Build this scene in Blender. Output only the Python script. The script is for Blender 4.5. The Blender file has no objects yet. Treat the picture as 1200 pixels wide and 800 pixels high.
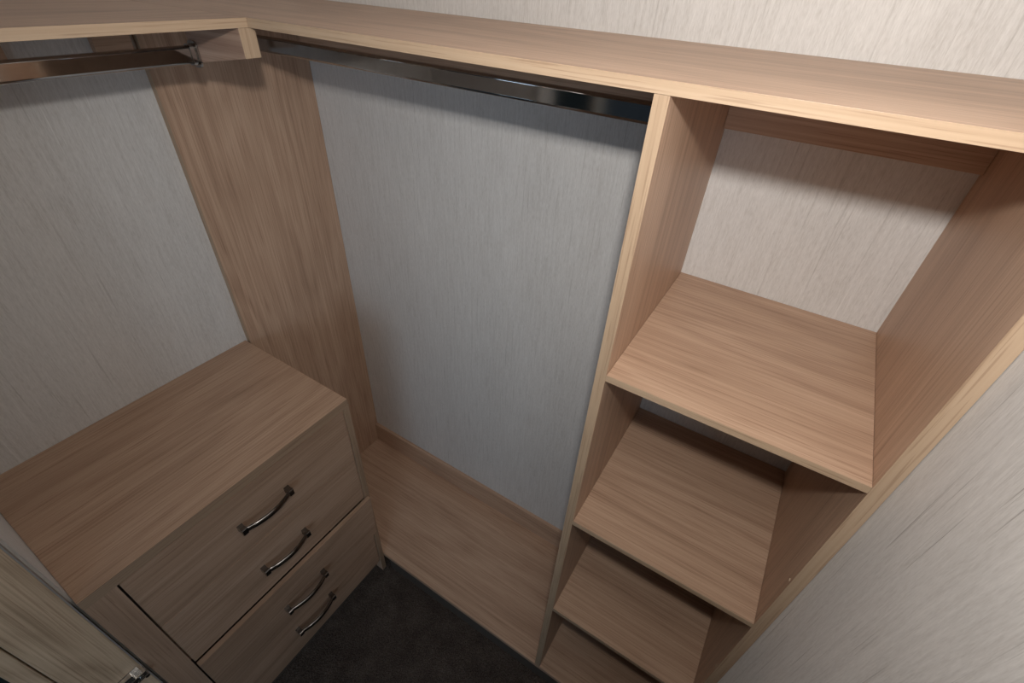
import bpy, bmesh, math, random
from mathutils import Vector, Matrix
random.seed(7)
S = bpy.context.scene
C = S.collection

# ------------------------------------------------------------------ camera
CAM = Vector((1.2084, -0.9228, 1.7663))
YAW, PITCH, ROLL = 0.5263, -0.6663, 0.0602
cam = bpy.data.cameras.new('camera')
cam.sensor_width = 36.0
cam.lens = 556.9 / 1200.0 * 36.0
cam.clip_start = 0.01
cam_o = bpy.data.objects.new('camera', cam)
C.objects.link(cam_o)
fw = Vector((-math.sin(YAW) * math.cos(PITCH), math.cos(YAW) * math.cos(PITCH), math.sin(PITCH)))
rt = Vector((math.cos(YAW), math.sin(YAW), 0))
up = rt.cross(fw)
r2 = rt * math.cos(ROLL) + up * math.sin(ROLL)
u2 = -rt * math.sin(ROLL) + up * math.cos(ROLL)
m = Matrix((r2, u2, -fw)).transposed().to_4x4()
m.translation = CAM
cam_o.matrix_world = m
S.camera = cam_o

# ------------------------------------------------------------------ world: dim cool room beyond the doorway
w = bpy.data.worlds.new('world')
S.world = w
w.use_nodes = True
bg = w.node_tree.nodes['Background']
bg.inputs[0].default_value = (0.62, 0.80, 1.0, 1)
bg.inputs[1].default_value = 0.035

# ------------------------------------------------------------------ the camera's flash, a hand's width above the lens
FLASH = Vector((1.215, -0.916, 1.912))
fl = bpy.data.lights.new('camera_flash', 'SPOT')
fl.energy = 22.5
fl.color = (1.0, 0.965, 0.92)
fl.spot_size = math.radians(180)
fl.spot_blend = 1.0
fl.shadow_soft_size = 0.022
fl_o = bpy.data.objects.new('camera_flash', fl)
C.objects.link(fl_o)
fl_o.location = FLASH
fl_o.rotation_euler = Vector((-0.20, 0.94, -0.20)).to_track_quat('-Z', 'Y').to_euler()

# cool daylight from a window of the room beyond the doorway
wd = bpy.data.lights.new('room_window', 'AREA')
wd.shape = 'RECTANGLE'
wd.size, wd.size_y = 0.8, 1.0
wd.energy = 10.0
wd.color = (0.62, 0.81, 1.0)
wd_o = bpy.data.objects.new('room_window', wd)
C.objects.link(wd_o)
wd_o.location = (1.72, -2.5, 1.25)
wd_o.rotation_euler = (Vector((0.65, 0.0, 0.8)) - wd_o.location).to_track_quat('-Z', 'Y').to_euler()

S.view_settings.view_transform = 'Standard'
S.view_settings.look = 'None'
S.view_settings.gamma = 1.0
S.view_settings.use_curve_mapping = False
S.view_settings.exposure = 0.0


# ------------------------------------------------------------------ materials
def new_mat(name):
    mt = bpy.data.materials.new(name)
    mt.use_nodes = True
    nt = mt.node_tree
    b = nt.nodes['Principled BSDF']
    return mt, nt, b


def N(nt, t, **k):
    n = nt.nodes.new(t)
    for a, v in k.items():
        setattr(n, a, v)
    return n


def math_node(nt, op, a, b=None):
    n = N(nt, 'ShaderNodeMath', operation=op)
    for i, v in enumerate((a, b)):
        if v is None:
            continue
        if hasattr(v, 'is_linked'):
            nt.links.new(v, n.inputs[i])
        else:
            n.inputs[i].default_value = v
    return n.outputs[0]


def ramp(nt, fac, stops):
    n = N(nt, 'ShaderNodeValToRGB')
    e = n.color_ramp.elements
    while len(e) < len(stops):
        e.new(0.5)
    for el, (p, c) in zip(e, stops):
        el.position = p
        el.color = (*c, 1) if len(c) == 3 else c
    nt.links.new(fac, n.inputs[0])
    return n.outputs[0]


def noise(nt, vec, scale=1.0, detail=3.0, rough=0.5, dist=0.0):
    n = N(nt, 'ShaderNodeTexNoise')
    nt.links.new(vec, n.inputs['Vector'])
    n.inputs['Scale'].default_value = scale
    n.inputs['Detail'].default_value = detail
    n.inputs['Roughness'].default_value = rough
    n.inputs['Distortion'].default_value = dist
    return n.outputs[0]


def scaled(nt, vec, s, offset=None):
    n = N(nt, 'ShaderNodeVectorMath', operation='MULTIPLY')
    nt.links.new(vec, n.inputs[0])
    n.inputs[1].default_value = s
    return n.outputs[0]


def mixc(nt, fac, a, b, mode='MIX'):
    n = N(nt, 'ShaderNodeMix', data_type='RGBA', blend_type=mode)
    if hasattr(fac, 'is_linked'):
        nt.links.new(fac, n.inputs[0])
    else:
        n.inputs[0].default_value = fac
    for i, v in ((6, a), (7, b)):
        if hasattr(v, 'is_linked'):
            nt.links.new(v, n.inputs[i])
        else:
            n.inputs[i].default_value = (*v, 1)
    return n.outputs[2]


def wood(name, axis, dark, mid, light, rings=9.0, rough=0.42, contrast=1.0, across=5.0, ring_w=0.12):
    mt, nt, b = new_mat(name)
    tc = N(nt, 'ShaderNodeTexCoord')
    oi = N(nt, 'ShaderNodeObjectInfo')
    off = N(nt, 'ShaderNodeVectorMath', operation='MULTIPLY_ADD')
    rv = N(nt, 'ShaderNodeCombineXYZ')
    for k in range(3):
        nt.links.new(math_node(nt, 'MULTIPLY', oi.outputs['Random'], 7.0 + 3.1 * k), rv.inputs[k])
    nt.links.new(rv.outputs[0], off.inputs[0])
    off.inputs[1].default_value = (1, 1, 1)
    nt.links.new(tc.outputs['Object'], off.inputs[2])
    v = off.outputs[0]

    def sv(al, ac):
        s = [ac, ac, ac]
        s['xyz'.index(axis)] = al
        return scaled(nt, v, s)
    # cathedral figure: contour lines of a long stretched noise
    f = noise(nt, sv(0.9, across), 1.0, 2.0, 0.45, 0.15)
    ring = math_node(nt, 'FRACT', math_node(nt, 'MULTIPLY', f, rings))
    ring = math_node(nt, 'ABSOLUTE', math_node(nt, 'SUBTRACT', math_node(nt, 'MULTIPLY', ring, 2.0), 1.0))
    # fine straight grain, pores and a broad tone drift
    fine = noise(nt, sv(1.8, 230.0), 1.0, 3.0, 0.6)
    med = noise(nt, sv(1.0, 60.0), 1.0, 3.0, 0.55)
    broad = noise(nt, sv(0.8, 6.0), 1.0, 2.0, 0.5)
    t = math_node(nt, 'MULTIPLY', ring, ring_w)
    t = math_node(nt, 'ADD', t, math_node(nt, 'MULTIPLY', fine, 0.52))
    t = math_node(nt, 'ADD', t, math_node(nt, 'MULTIPLY', med, 0.26))
    t = math_node(nt, 'ADD', t, math_node(nt, 'MULTIPLY', broad, 0.14))
    c0, c1 = 0.53 - 0.22 / contrast, 0.53 + 0.22 / contrast
    col = ramp(nt, t, [(c0, dark), (0.53, mid), (c1, light)])
    pore = noise(nt, sv(9.0, 480.0), 1.0, 1.0, 0.5)
    pm = ramp(nt, pore, [(0.33, (0.80, 0.76, 0.74)), (0.42, (1, 1, 1))])
    col = mixc(nt, 1.0, col, pm, 'MULTIPLY')
    nt.links.new(col, b.inputs['Base Color'])
    b.inputs['Roughness'].default_value = rough
    b.inputs['Specular IOR Level'].default_value = 0.4
    bp = N(nt, 'ShaderNodeBump')
    bp.inputs['Strength'].default_value = 0.12
    bp.inputs['Distance'].default_value = 0.0006
    nt.links.new(fine, bp.inputs['Height'])
    nt.links.new(bp.outputs[0], b.inputs['Normal'])
    return mt


WD, WM, WL = (0.375, 0.239, 0.162), (0.520, 0.348, 0.242), (0.640, 0.450, 0.328)
WOOD = {a: wood('beech_laminate_' + a, a, WD, WM, WL) for a in 'xyz'}
ED, EM, EL = (0.38, 0.262, 0.17), (0.46, 0.33, 0.222), (0.52, 0.385, 0.27)
EDGE = {a: wood('edge_band_' + a, a, ED, EM, EL, rings=4, contrast=1.0, across=3) for a in 'xyz'}
FRONT = {a: wood('shaded_beech_' + a, a, (0.285, 0.180, 0.118), (0.395, 0.260, 0.176), (0.485, 0.335, 0.240)) for a in 'yz'}  # beech darkened for drawers and filler, their dimmer light put into the colour
DD, DM, DL = (0.33, 0.225, 0.14), (0.56, 0.405, 0.27), (0.68, 0.52, 0.36)
CEDGE = {a: wood('shaded_edge_' + a, a, (0.25, 0.165, 0.105), (0.32, 0.217, 0.143), (0.38, 0.265, 0.178), rings=4, across=3) for a in 'yz'}  # chest front edges, with the shade on that side painted into the colour
DOOR = {a: wood('door_oak_' + a, a, DD, DM, DL, rings=11, contrast=1.15, across=7) for a in 'yz'}
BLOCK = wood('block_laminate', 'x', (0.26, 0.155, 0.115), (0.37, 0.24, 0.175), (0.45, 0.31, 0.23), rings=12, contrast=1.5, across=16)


def wallpaper(name, strength=1.0):
    mt, nt, b = new_mat(name)
    tc = N(nt, 'ShaderNodeTexCoord')
    v = tc.outputs['Object']
    fib = noise(nt, scaled(nt, v, (520, 520, 85)), 1.0, 2.0, 0.6)
    mid = noise(nt, scaled(nt, v, (170, 170, 13)), 1.0, 3.0, 0.6)
    drift = noise(nt, scaled(nt, v, (9, 9, 1.5)), 1.0, 2.0, 0.5)
    t = math_node(nt, 'ADD', math_node(nt, 'MULTIPLY', fib, 0.42), math_node(nt, 'MULTIPLY', mid, 0.40))
    t = math_node(nt, 'ADD', t, math_node(nt, 'MULTIPLY', drift, 0.18))
    col = ramp(nt, t, [(0.34, (0.54, 0.515, 0.49)), (0.50, (0.65, 0.63, 0.61)), (0.66, (0.74, 0.72, 0.70))])
    # sparse long dark threads, a few pale ones
    thr = noise(nt, scaled(nt, v, (210, 210, 3.6)), 1.0, 2.0, 0.55, 0.25)
    brk = noise(nt, scaled(nt, v, (40, 40, 6)), 1.0, 2.0, 0.6)
    tm = ramp(nt, thr, [(0.32, (1, 1, 1)), (0.385, (0, 0, 0))])
    tm2 = math_node(nt, 'MULTIPLY', tm, ramp(nt, brk, [(0.42, (0, 0, 0)), (0.58, (1, 1, 1))]))
    col = mixc(nt, math_node(nt, 'MULTIPLY', tm2, 0.95 * strength), col, (0.27, 0.245, 0.225))
    pl = ramp(nt, thr, [(0.68, (0, 0, 0)), (0.75, (1, 1, 1))])
    col = mixc(nt, math_node(nt, 'MULTIPLY', pl, 0.5), col, (0.82, 0.80, 0.78))
    nt.links.new(col, b.inputs['Base Color'])
    b.inputs['Roughness'].default_value = 0.55
    b.inputs['Specular IOR Level'].default_value = 0.3
    bp = N(nt, 'ShaderNodeBump')
    b.inputs['Sheen Weight'].default_value = 0.25
    b.inputs['Sheen Roughness'].default_value = 0.5
    bp.inputs['Strength'].default_value = 0.25
    bp.inputs['Distance'].default_value = 0.0006
    nt.links.new(t, bp.inputs['Height'])
    nt.links.new(bp.outputs[0], b.inputs['Normal'])
    return mt


PAPER = wallpaper('grasscloth_wallpaper', 0.3)
PAPER_BOLD = wallpaper('grasscloth_wallpaper_bold', 1.0)


def plain(name, col, rough=0.5, metal=0.0, spec=0.5):
    mt, nt, b = new_mat(name)
    tc = N(nt, 'ShaderNodeTexCoord')
    n = noise(nt, tc.outputs['Object'], 60.0, 3.0, 0.6)
    d = tuple(c * 0.93 for c in col)
    l = tuple(min(1, c * 1.06) for c in col)
    nt.links.new(ramp(nt, n, [(0.3, d), (0.7, l)]), b.inputs['Base Color'])
    b.inputs['Roughness'].default_value = rough
    b.inputs['Metallic'].default_value = metal
    b.inputs['Specular IOR Level'].default_value = spec
    return mt


CHROME = plain('chrome', (0.46, 0.455, 0.45), 0.09, 1.0)
HINGE = plain('bright_chrome', (0.80, 0.79, 0.77), 0.16, 1.0)
STEEL = plain('dark_chrome', (0.20, 0.19, 0.185), 0.16, 1.0)
WHITE = plain('white_paint', (0.78, 0.77, 0.75), 0.6)
KICK = plain('dark_kick_board', (0.085, 0.068, 0.056), 0.7)
CAP = plain('pale_cap', (0.55, 0.42, 0.30), 0.5)
GLASS = plain('dark_glass', (0.02, 0.028, 0.026), 0.08)
GREY = plain('grey_edge', (0.30, 0.275, 0.25), 0.5)
DARK = plain('dark_gap', (0.03, 0.022, 0.017), 0.8)


def carpet_mat():
    mt, nt, b = new_mat('brown_carpet')
    tc = N(nt, 'ShaderNodeTexCoord')
    v = tc.outputs['Object']
    a = noise(nt, v, 420.0, 3.0, 0.7)
    d = noise(nt, v, 14.0, 3.0, 0.6)
    t = math_node(nt, 'ADD', math_node(nt, 'MULTIPLY', a, 0.75), math_node(nt, 'MULTIPLY', d, 0.25))
    nt.links.new(ramp(nt, t, [(0.36, (0.026, 0.019, 0.015)), (0.5, (0.064, 0.050, 0.042)), (0.66, (0.135, 0.109, 0.094))]), b.inputs['Base Color'])
    b.inputs['Roughness'].default_value = 0.95
    b.inputs['Specular IOR Level'].default_value = 0.1
    return mt


CARPET = carpet_mat()


# ------------------------------------------------------------------ builders
def add_box(bm, x0, x1, y0, y1, z0, z1):
    vs = [bm.verts.new((x, y, z)) for x in (x0, x1) for y in (y0, y1) for z in (z0, z1)]
    for q in ((0, 1, 3, 2), (4, 6, 7, 5), (0, 4, 5, 1), (2, 3, 7, 6), (0, 2, 6, 4), (1, 5, 7, 3)):
        bm.faces.new([vs[i] for i in q])
    return vs


def finish(name, bm, mat, parent=None, origin=(0, 0, 0), bevel=0.0, smooth=False, loc=(0, 0, 0), seg=2):
    if bevel:
        bmesh.ops.bevel(bm, geom=list(bm.edges), offset=bevel, segments=seg, profile=0.6, affect='EDGES')
    bmesh.ops.recalc_face_normals(bm, faces=list(bm.faces))
    bmesh.ops.translate(bm, verts=list(bm.verts), vec=-Vector(origin))
    me = bpy.data.meshes.new(name)
    bm.to_mesh(me)
    bm.free()
    me.materials.append(mat)
    if smooth:
        for p in me.polygons:
            p.use_smooth = True
    o = bpy.data.objects.new(name, me)
    C.objects.link(o)
    o.location = loc
    if parent is not None:
        o.parent = parent
    return o


def board(name, box, mat, parent=None, origin=(0, 0, 0), bevel=0.0006):
    bm = bmesh.new()
    add_box(bm, *box)
    return finish(name, bm, mat, parent, origin, bevel)


def thing(name, label, cat, loc, group=None):
    o = bpy.data.objects.new(name, None)
    o.empty_display_size = 0.05
    C.objects.link(o)
    o.location = loc
    o['label'] = label
    o['category'] = cat
    if group:
        o['group'] = group
    return o


def struct(name, box, mat, bevel=0.0):
    o = board(name, box, mat, bevel=bevel)
    o['kind'] = 'structure'
    return o


def add_cyl(bm, centre, axis, r, length, n=16):
    q = Vector((0, 0, 1)).rotation_difference(Vector(axis)).to_matrix().to_4x4()
    q.translation = Vector(centre)
    bmesh.ops.create_cone(bm, cap_ends=True, segments=n, radius1=r, radius2=r, depth=length, matrix=q)


# ------------------------------------------------------------------ dimensions (metres, floor at z = 0)
D = 0.386            # depth of the back run
XL = 0.382           # depth of the left run
ZS, ZB = 1.685, 1.6717   # top and underside of the long shelf
XD0, XD1 = 1.047, 1.064  # divider
XR0, XR1 = 1.415, 1.433  # right upright
HP = 0.077           # low platform
YE = -0.995          # front wall of the closet (inner face)
CH = 2.02            # ceiling

# ------------------------------------------------------------------ structure
struct('wall_back', (-0.1, 1.54, 0.0, 0.08, -0.02, CH + 0.08), PAPER)
struct('wall_left', (-0.1, 0.0, -1.085, 0.0, -0.02, CH + 0.08), PAPER)
struct('wall_right', (XR1 + 0.0008, 1.54, -1.085, 0.0, -0.02, CH + 0.08), PAPER_BOLD)
bm = bmesh.new()
add_box(bm, 0.0, 0.3985, -1.085, YE, -0.02, CH)            # left return, beside the chest
add_box(bm, 1.31, XR1 + 0.0008, -1.085, YE, -0.02, CH)
add_box(bm, 0.3985, 1.31, -1.085, YE, 1.955, CH)          # over the doorway
wf = finish('wall_front', bm, PAPER)
wf['kind'] = 'structure'
struct('ceiling', (-0.1, 1.54, -1.085, 0.08, CH, CH + 0.08), WHITE)
for nm, bx in (('trim_1', (1.293, 1.31, -1.09, YE + 0.004, 0.0, 1.955)),
               ('trim_2', (0.3985, 1.31, -1.09, YE + 0.004, 1.938, 1.955))):
    struct(nm, bx, DOOR['z' if nm == 'trim_1' else 'y'], 0.001)

# carpet: a finely crimped sheet
bm = bmesh.new()
x0, x1, y0, y1 = 0.36, 1.433, -1.0, -0.34
nx, ny = 330, 205
rows = []
for j in range(ny + 1):
    row = []
    for i in range(nx + 1):
        x = x0 + (x1 - x0) * i / nx
        y = y0 + (y1 - y0) * j / ny
        z = 0.0 - 0.0030 * random.random() ** 1.5
        row.append(bm.verts.new((x + random.uniform(-.001, .001), y + random.uniform(-.001, .001), z)))
    rows.append(row)
for j in range(ny):
    for i in range(nx):
        bm.faces.new((rows[j][i], rows[j][i + 1], rows[j + 1][i + 1], rows[j + 1][i]))
add_box(bm, -0.1, 1.54, -1.6, 0.08, -0.06, -0.0035)
fl_m = finish('floor', bm, CARPET)
fl_m['kind'] = 'structure'

bb = struct('baseboard_back', (0.0165, XD0 - 0.0005, -0.014, -0.0003, HP + 0.0003, 0.174), WOOD['x'], 0.001)

# door leaf folded back out of the doorway at the chest's end
door = thing('door_1', None, None, (0.41, -1.0, 0))
for k in ('label', 'category'):
    del door[k]
door['kind'] = 'structure'
DO = (0.41, -1.0, 0)
dx0, dx1 = 0.3995, 0.42
dz1 = 1.93
board('door_stile', (dx0, dx1, -1.0835, -1.0010, 0.01, dz1), DOOR['z'], door, DO, 0.0012)
board('edge_strip', (dx0, dx1 + 0.0002, -1.0008, -0.9990, 0.01, dz1), GREY, door, DO, 0.0002)
board('door_stile', (dx0, dx1, -1.56, -1.48, 0.01, dz1), DOOR['z'], door, DO, 0.0012)
board('door_rail', (dx0, dx1, -1.479, -1.0845, 0.01, 0.12), DOOR['y'], door, DO, 0.0012)
board('door_rail', (dx0, dx1, -1.479, -1.0845, dz1 - 0.1, dz1), DOOR['y'], door, DO, 0.0012)
board('panel_bead', (dx0, dx1 - 0.003, -1.112, -1.086, 0.121, dz1 - 0.101), DOOR['z'], door, DO, 0.002)
board('panel_bead', (dx0, dx1 - 0.003, -1.478, -1.452, 0.121, dz1 - 0.101), DOOR['z'], door, DO, 0.002)
board('glass_panel', (dx0 + 0.004, dx1 - 0.010, -1.451, -1.113, 0.121, dz1 - 0.101), GLASS, door, DO, 0.0)


def make_hinge(z):
    bm = bmesh.new()
    add_box(bm, 0.4201, 0.4216, -1.046, -1.006, z - 0.024, z + 0.024)     # plate
    bmesh.ops.bevel(bm, geom=list(bm.edges), offset=0.0005, segments=1, affect='EDGES')
    h = finish('hinge', bm, HINGE, door, DO)
    bm = bmesh.new()
    for dz in (-0.0105, 0.0050):
        add_box(bm, 0.4217, 0.4340, -1.040, -1.0000, z + dz, z + dz + 0.0032)
    finish('hinge_arm', bm, HINGE, h, DO, 0.0006)
    bm = bmesh.new()
    add_box(bm, 0.4217, 0.4245, -1.036, -1.002, z - 0.0070, z + 0.0048)
    finish('arm_bridge', bm, STEEL, h, DO, 0.0004)
    bm = bmesh.new()
    add_box(bm, 0.4217, 0.4315, -1.044, -1.019, z + 0.0155, z + 0.0235)
    finish('hinge_block', bm, HINGE, h, DO, 0.0012)
    bm = bmesh.new()
    add_cyl(bm, (0.4255, -1.012, z - 0.001), (1, 0, 0), 0.0036, 0.002)
    finish('screw', bm, HINGE, h, DO, 0.0003)
    bm = bmesh.new()
    add_cyl(bm, (0.4270, -1.0045, z - 0.0155), (1, 0, 0), 0.0042, 0.0105)
    finish('pivot', bm, STEEL, h, DO, 0.0006)


make_hinge(0.592)
make_hinge(1.72)

# ------------------------------------------------------------------ the long L-shaped shelf
T = 0.0007
SO = (0.6, 0.0, ZB)
sh = thing('corner_shelf', 'long beech effect L-shaped shelf running along two walls above both hanging rails', 'shelf', SO)
b1 = board('shelf_board', (0.0005, XR1, -D + T, -0.0004, ZB, ZS), WOOD['x'], sh, SO)
board('edge_band', (XL + 0.0002, XR1, -D, -D + T - 0.0001, ZB, ZS), EDGE['x'], b1, SO, 0.0003)
b2 = board('shelf_board', (0.0005, XL - T, YE + 0.0005, -D - 0.0004, ZB, ZS), WOOD['y'], sh, SO)
board('edge_band', (XL - T + 0.0001, XL, YE + 0.0005, -D + 0.0001, ZB, ZS), EDGE['y'], b2, SO, 0.0003)
for bx, ax in (((0.0165, XD0 - 0.0005, -0.018, -0.0004, 1.572, ZB - 0.0002), 'x'),
               ((XD1 + 0.0005, XR0 - 0.0005, -0.018, -0.0004, 1.572, ZB - 0.0002), 'x'),
               ((0.0005, 0.018, -0.465, -0.4005, 1.585, ZB - 0.0002), 'y'),
               ((0.0005, 0.018, YE + 0.001, -0.597, 1.585, ZB - 0.0002), 'y')):
    board('batten', bx, WOOD[ax], sh, SO)

# block under the inner corner that carries the end of the left rail
BO = (0.30, -0.388, 1.61)
bk = thing('support_block', 'short wooden bearer block under the inner corner of the long shelf, holding a rail end', 'block', BO)
BY0, BY1, BX0 = -0.4035, -0.3755, 0.224


def wedge(x0, x1):
    zz = lambda x: 1.630 - 0.150 * (XL - x)
    b = bmesh.new()
    for v in add_box(b, x0, x1, BY0, BY1, 0.0, 1.0):
        v.co.z = ZB - 0.0003 if v.co.z > 0.5 else zz(v.co.x)
    return b


bbk = finish('block_body', wedge(BX0, XL - 0.0012), BLOCK, bk, BO, 0.0006)
finish('end_band', wedge(XL - 0.0011, XL), EDGE['z'], bbk, BO, 0.0003)


# ------------------------------------------------------------------ hanging rails: upright oval tubes with end sockets
def oval(bm, a, b, half_h, half_w, n=12):
    """stadium section swept from a to b (horizontal)"""
    a, b = Vector(a), Vector(b)
    side = (b - a).normalized().cross(Vector((0, 0, 1)))
    prof = []
    rad = min(half_w, half_h) * 0.62
    for cx, cy, a0 in ((1, 1, 0), (-1, 1, 1), (-1, -1, 2), (1, -1, 3)):
        for k in range(7):
            t = (a0 + k / 6.0) * math.pi / 2
            prof.append((cx * (half_w - rad) + rad * math.cos(t), cy * (half_h - rad) + rad * math.sin(t)))
    rings = [[bm.verts.new(p + side * u + Vector((0, 0, v))) for u, v in prof] for p in (a, b)]
    k = len(prof)
    for i in range(k):
        bm.faces.new((rings[0][i], rings[0][(i + 1) % k], rings[1][(i + 1) % k], rings[1][i]))
    bm.faces.new(rings[0][::-1])
    bm.faces.new(rings[1])


def make_rail(name, label, a, b, group):
    a, b = Vector(a), Vector(b)
    d = (b - a).normalized()
    r = thing(name, label, 'rail', a, group)
    bm = bmesh.new()
    oval(bm, a + d * 0.003, b - d * 0.003, 0.0140, 0.0068)
    t = finish('tube', bm, CHROME, r, a)
    for p in t.data.polygons:
        p.use_smooth = len(p.vertices) == 4 and p.area < 0.003
    for p, s in ((a, 1), (b, -1)):
        bm = bmesh.new()
        oval(bm, p + d * s * 0.0003, p + d * s * 0.0035, 0.0205, 0.0125)
        oval(bm, p + d * s * 0.0035, p + d * s * 0.0125, 0.0160, 0.0090)
        so = finish('socket', bm, CHROME, r, a)
        bm = bmesh.new()
        add_cyl(bm, p + d * s * 0.008 + Vector((0, 0, 0)) + d.cross(Vector((0, 0, 1))) * (0.0092 if s > 0 else 0.0092), d.cross(Vector((0, 0, 1))), 0.0016, 0.0012, 10)
        finish('screw', bm, CHROME, so, a)
    return r


RG = 'oval hanging rails under the long shelf'
make_rail('clothes_rail', 'oval chrome clothes rail above the chest of drawers, ending on the wooden block', (0.24, BY0 - 0.0003, 1.6220), (0.24, YE + 0.0003, 1.6220), RG)
make_rail('clothes_rail', 'oval chrome clothes rail along the back wall, ending at the open shelving', (0.0162, -0.24, 1.6220), (XD0 - 0.0003, -0.24, 1.6220), RG)

# ------------------------------------------------------------------ tall panel lining the left wall in the corner
EO = (0.008, -0.194, HP)
ep = thing('end_panel', 'tall flat beech effect panel lining the wall in the corner behind the chest', 'panel', EO)
e1 = board('panel_board', (0.0003, 0.016, -0.3872, -0.0003, HP + 0.0005, ZB - 0.0003), WOOD['z'], ep, EO)
board('edge_band', (0.0003, 0.016, -0.3880, -0.3873, HP + 0.0005, ZB - 0.0003), EDGE['z'], e1, EO, 0.0002)

# ------------------------------------------------------------------ low platform along the back wall
PO = (0.72, -0.2, 0)
pl = thing('platform', 'low beech effect platform on the carpet under the back rail and the shelving', 'platform', PO)
board('top_board', (0.0005, XR1, -D, -0.0004, HP - 0.016, HP), WOOD['x'], pl, PO, 0.0008)
board('front_board', (0.44, XR1, -D + 0.001, -D + 0.016, 0.0005, HP - 0.0162), KICK, pl, PO, 0.0005)

# ------------------------------------------------------------------ open shelving unit
UO = (1.24, -0.19, HP)
un = thing('shelving_unit', 'open beech effect shelving unit with three shelves against the right wall', 'shelving', UO)
for x0_, x1_ in ((XD0, XD1), (XR0, XR1)):
    p_ = board('side_panel', (x0_, x1_, -D + T, -0.0004, HP + 0.0004, ZB - 0.0003), WOOD['z'], un, UO, 0.0003)
    board('edge_band', (x0_, x1_, -D, -D + T - 0.0001, HP + 0.0004, ZB - 0.0003), EDGE['z'], p_, UO, 0.0003)
for z in (1.2906, 0.8921, 0.4892):
    s_ = board('shelf', (XD1 + 0.0004, XR0 - 0.0004, -D + T, -0.0006, z - 0.0122, z), WOOD['x'], un, UO, 0.0004)
    board('edge_band', (XD1 + 0.0004, XR0 - 0.0004, -D, -D + T - 0.0001, z - 0.0122, z), EDGE['x'], s_, UO, 0.0003)
for z in (1.040, 0.676):
    bm = bmesh.new()
    add_cyl(bm, (XR0 - 0.0004, -0.377, z), (1, 0, 0), 0.0028, 0.0012, 12)
    c_ = finish('cover_cap', bm, CAP, un, UO)
    c_['label'] = 'small pale cover cap'

# ------------------------------------------------------------------ chest of drawers
CO = (0.21, -0.693, 0)
ch = thing('chest_of_drawers', 'built-in beech effect chest of four drawers with bow handles in the left corner', 'chest', CO)
CF = 0.4203
YR, YL = -0.3925, YE + 0.0006
CT = 0.874
FT = 0.0160            # drawer front thickness
t1 = board('top_board', (0.0005, CF - T, YL, YR, CT - 0.0255, CT), WOOD['y'], ch, CO, 0.0006)
board('edge_band', (CF - T + 0.0001, CF, YL, YR, CT - 0.0255, CT), CEDGE['y'], t1, CO, 0.0003)
s1 = board('side_panel', (0.0005, CF - T, YR - 0.0165, YR, 0.0005, CT - 0.0257), WOOD['z'], ch, CO, 0.0004)
board('edge_band', (CF - T + 0.0001, CF, YR - 0.0165, YR, 0.0005, CT - 0.0257), CEDGE['z'], s1, CO, 0.0003)
board('side_panel', (0.0005, CF - 0.02, -0.962, -0.946, 0.0005, CT - 0.0257), WOOD['z'], ch, CO, 0.0004)
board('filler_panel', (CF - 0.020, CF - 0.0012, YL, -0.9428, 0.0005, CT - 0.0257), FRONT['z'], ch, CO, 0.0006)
board('kick_board', (CF - 0.045, CF - 0.030, -0.9455, YR - 0.017, 0.0005, 0.0695), KICK, ch, CO, 0.0004)
board('carcass_back', (0.0010, 0.008, -0.945, YR - 0.017, 0.072, CT - 0.026), DARK, ch, CO, 0.0)
board('divider_rail', (0.10, CF - FT - 0.004, -0.945, YR - 0.017, 0.452, 0.466), WOOD['y'], ch, CO, 0.0004)


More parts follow.
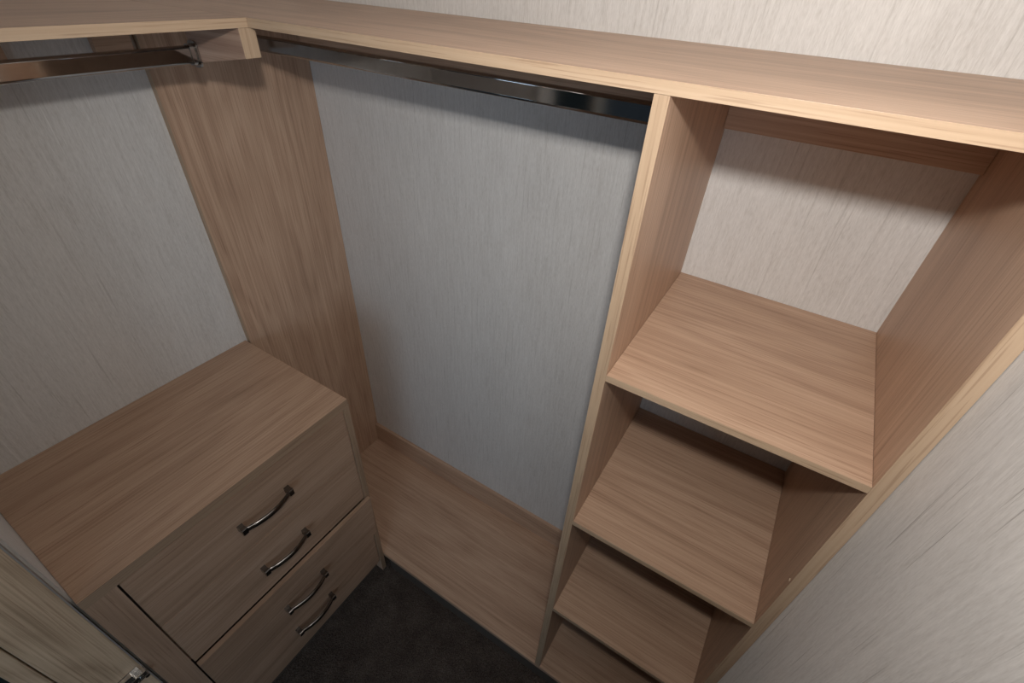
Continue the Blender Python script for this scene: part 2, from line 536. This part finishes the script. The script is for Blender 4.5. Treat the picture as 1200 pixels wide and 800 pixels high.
def handle_mesh(bm, span=0.122):
    """bow handle along y, standing out along +x, centred at the origin"""
    n = 22
    h = span / 2
    for sgn in (-1, 1):                                   # square flared feet
        ring = []
        for (px, hy, hz) in ((0.0, 0.0066, 0.0088), (0.010, 0.0056, 0.0080), (0.0190, 0.0066, 0.0090), (0.0215, 0.0054, 0.0080)):
            ring.append([bm.verts.new((px, sgn * h + a * hy, b * hz)) for a, b in ((-1, -1), (1, -1), (1, 1), (-1, 1))])
        for r0, r1 in zip(ring, ring[1:]):
            for i in range(4):
                bm.faces.new((r0[i], r0[(i + 1) % 4], r1[(i + 1) % 4], r1[i]))
        bm.faces.new(ring[-1])
        bm.faces.new(ring[0][::-1])
    prev = None
    k = 10
    first = None
    for i in range(n + 1):                                # bowed bar, rounded section, thicker in the middle
        t = i / n * 2 - 1
        y = t * (h - 0.002)
        cx = 0.0155 + 0.0125 * (1 - t * t)
        rz = 0.0068 + 0.0012 * (1 - t * t) + 0.0018 * max(0, abs(t) - 0.85) / 0.15
        rx = 0.0046
        cur = [bm.verts.new((cx + rx * math.cos(2 * math.pi * j / k), y, rz * math.sin(2 * math.pi * j / k))) for j in range(k)]
        if prev:
            for j in range(k):
                bm.faces.new((prev[j], prev[(j + 1) % k], cur[(j + 1) % k], cur[j]))
        else:
            bm.faces.new(cur[::-1])
        prev = cur
    bm.faces.new(prev)


hm = None
DY0, DY1 = -0.9393, -0.4117
for (z0, z1, hz, tilt) in ((0.6560, 0.8445, 0.746, 0.0), (0.4620, 0.6545, 0.557, 0.0),
                           (0.2545, 0.4605, 0.346, 0.047), (0.0720, 0.2525, 0.184, 0.0)):
    bm = bmesh.new()
    if tilt:      # this front laps over the chest side and leans out at its top
        for v in add_box(bm, 0.0006, 0.0040, DY0, -0.4005, 0.0, z1 - z0):
            if v.co.z > 0.1 and v.co.x > 0.002:
                v.co.x = 0.0140
    else:
        add_box(bm, -FT, 0.0, DY0, DY1, 0.0, z1 - z0)
    bmesh.ops.bevel(bm, geom=list(bm.edges), offset=0.0012, segments=2, affect='EDGES')
    bmesh.ops.recalc_face_normals(bm, faces=list(bm.faces))
    me = bpy.data.meshes.new('drawer')
    yc_ = (DY0 + DY1) / 2
    bmesh.ops.translate(bm, verts=list(bm.verts), vec=(0, -yc_, 0))
    bm.to_mesh(me)
    bm.free()
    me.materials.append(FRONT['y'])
    dr = bpy.data.objects.new('drawer', me)
    C.objects.link(dr)
    dr.parent = ch
    dr.location = (CF - CO[0] - (0.0 if tilt else 0.0018), yc_ - CO[1], z0 - CO[2])
    if tilt:
        dr['label'] = 'drawer standing slightly proud of the others'
    if hm is None:
        bm = bmesh.new()
        handle_mesh(bm)
        bmesh.ops.recalc_face_normals(bm, faces=list(bm.faces))
        hm = bpy.data.meshes.new('handle')
        bm.to_mesh(hm)
        bm.free()
        hm.materials.append(STEEL)
        for p in hm.polygons:
            p.use_smooth = len(p.vertices) == 4 and p.index > 30
    ho = bpy.data.objects.new('handle', hm)
    C.objects.link(ho)
    ho.parent = dr
    ho.location = (0.0091 if tilt else 0.0, -0.671 - yc_, hz - z0)
    ho.rotation_euler = (0, tilt, 0)
    ho['label'] = 'bowed metal handle'
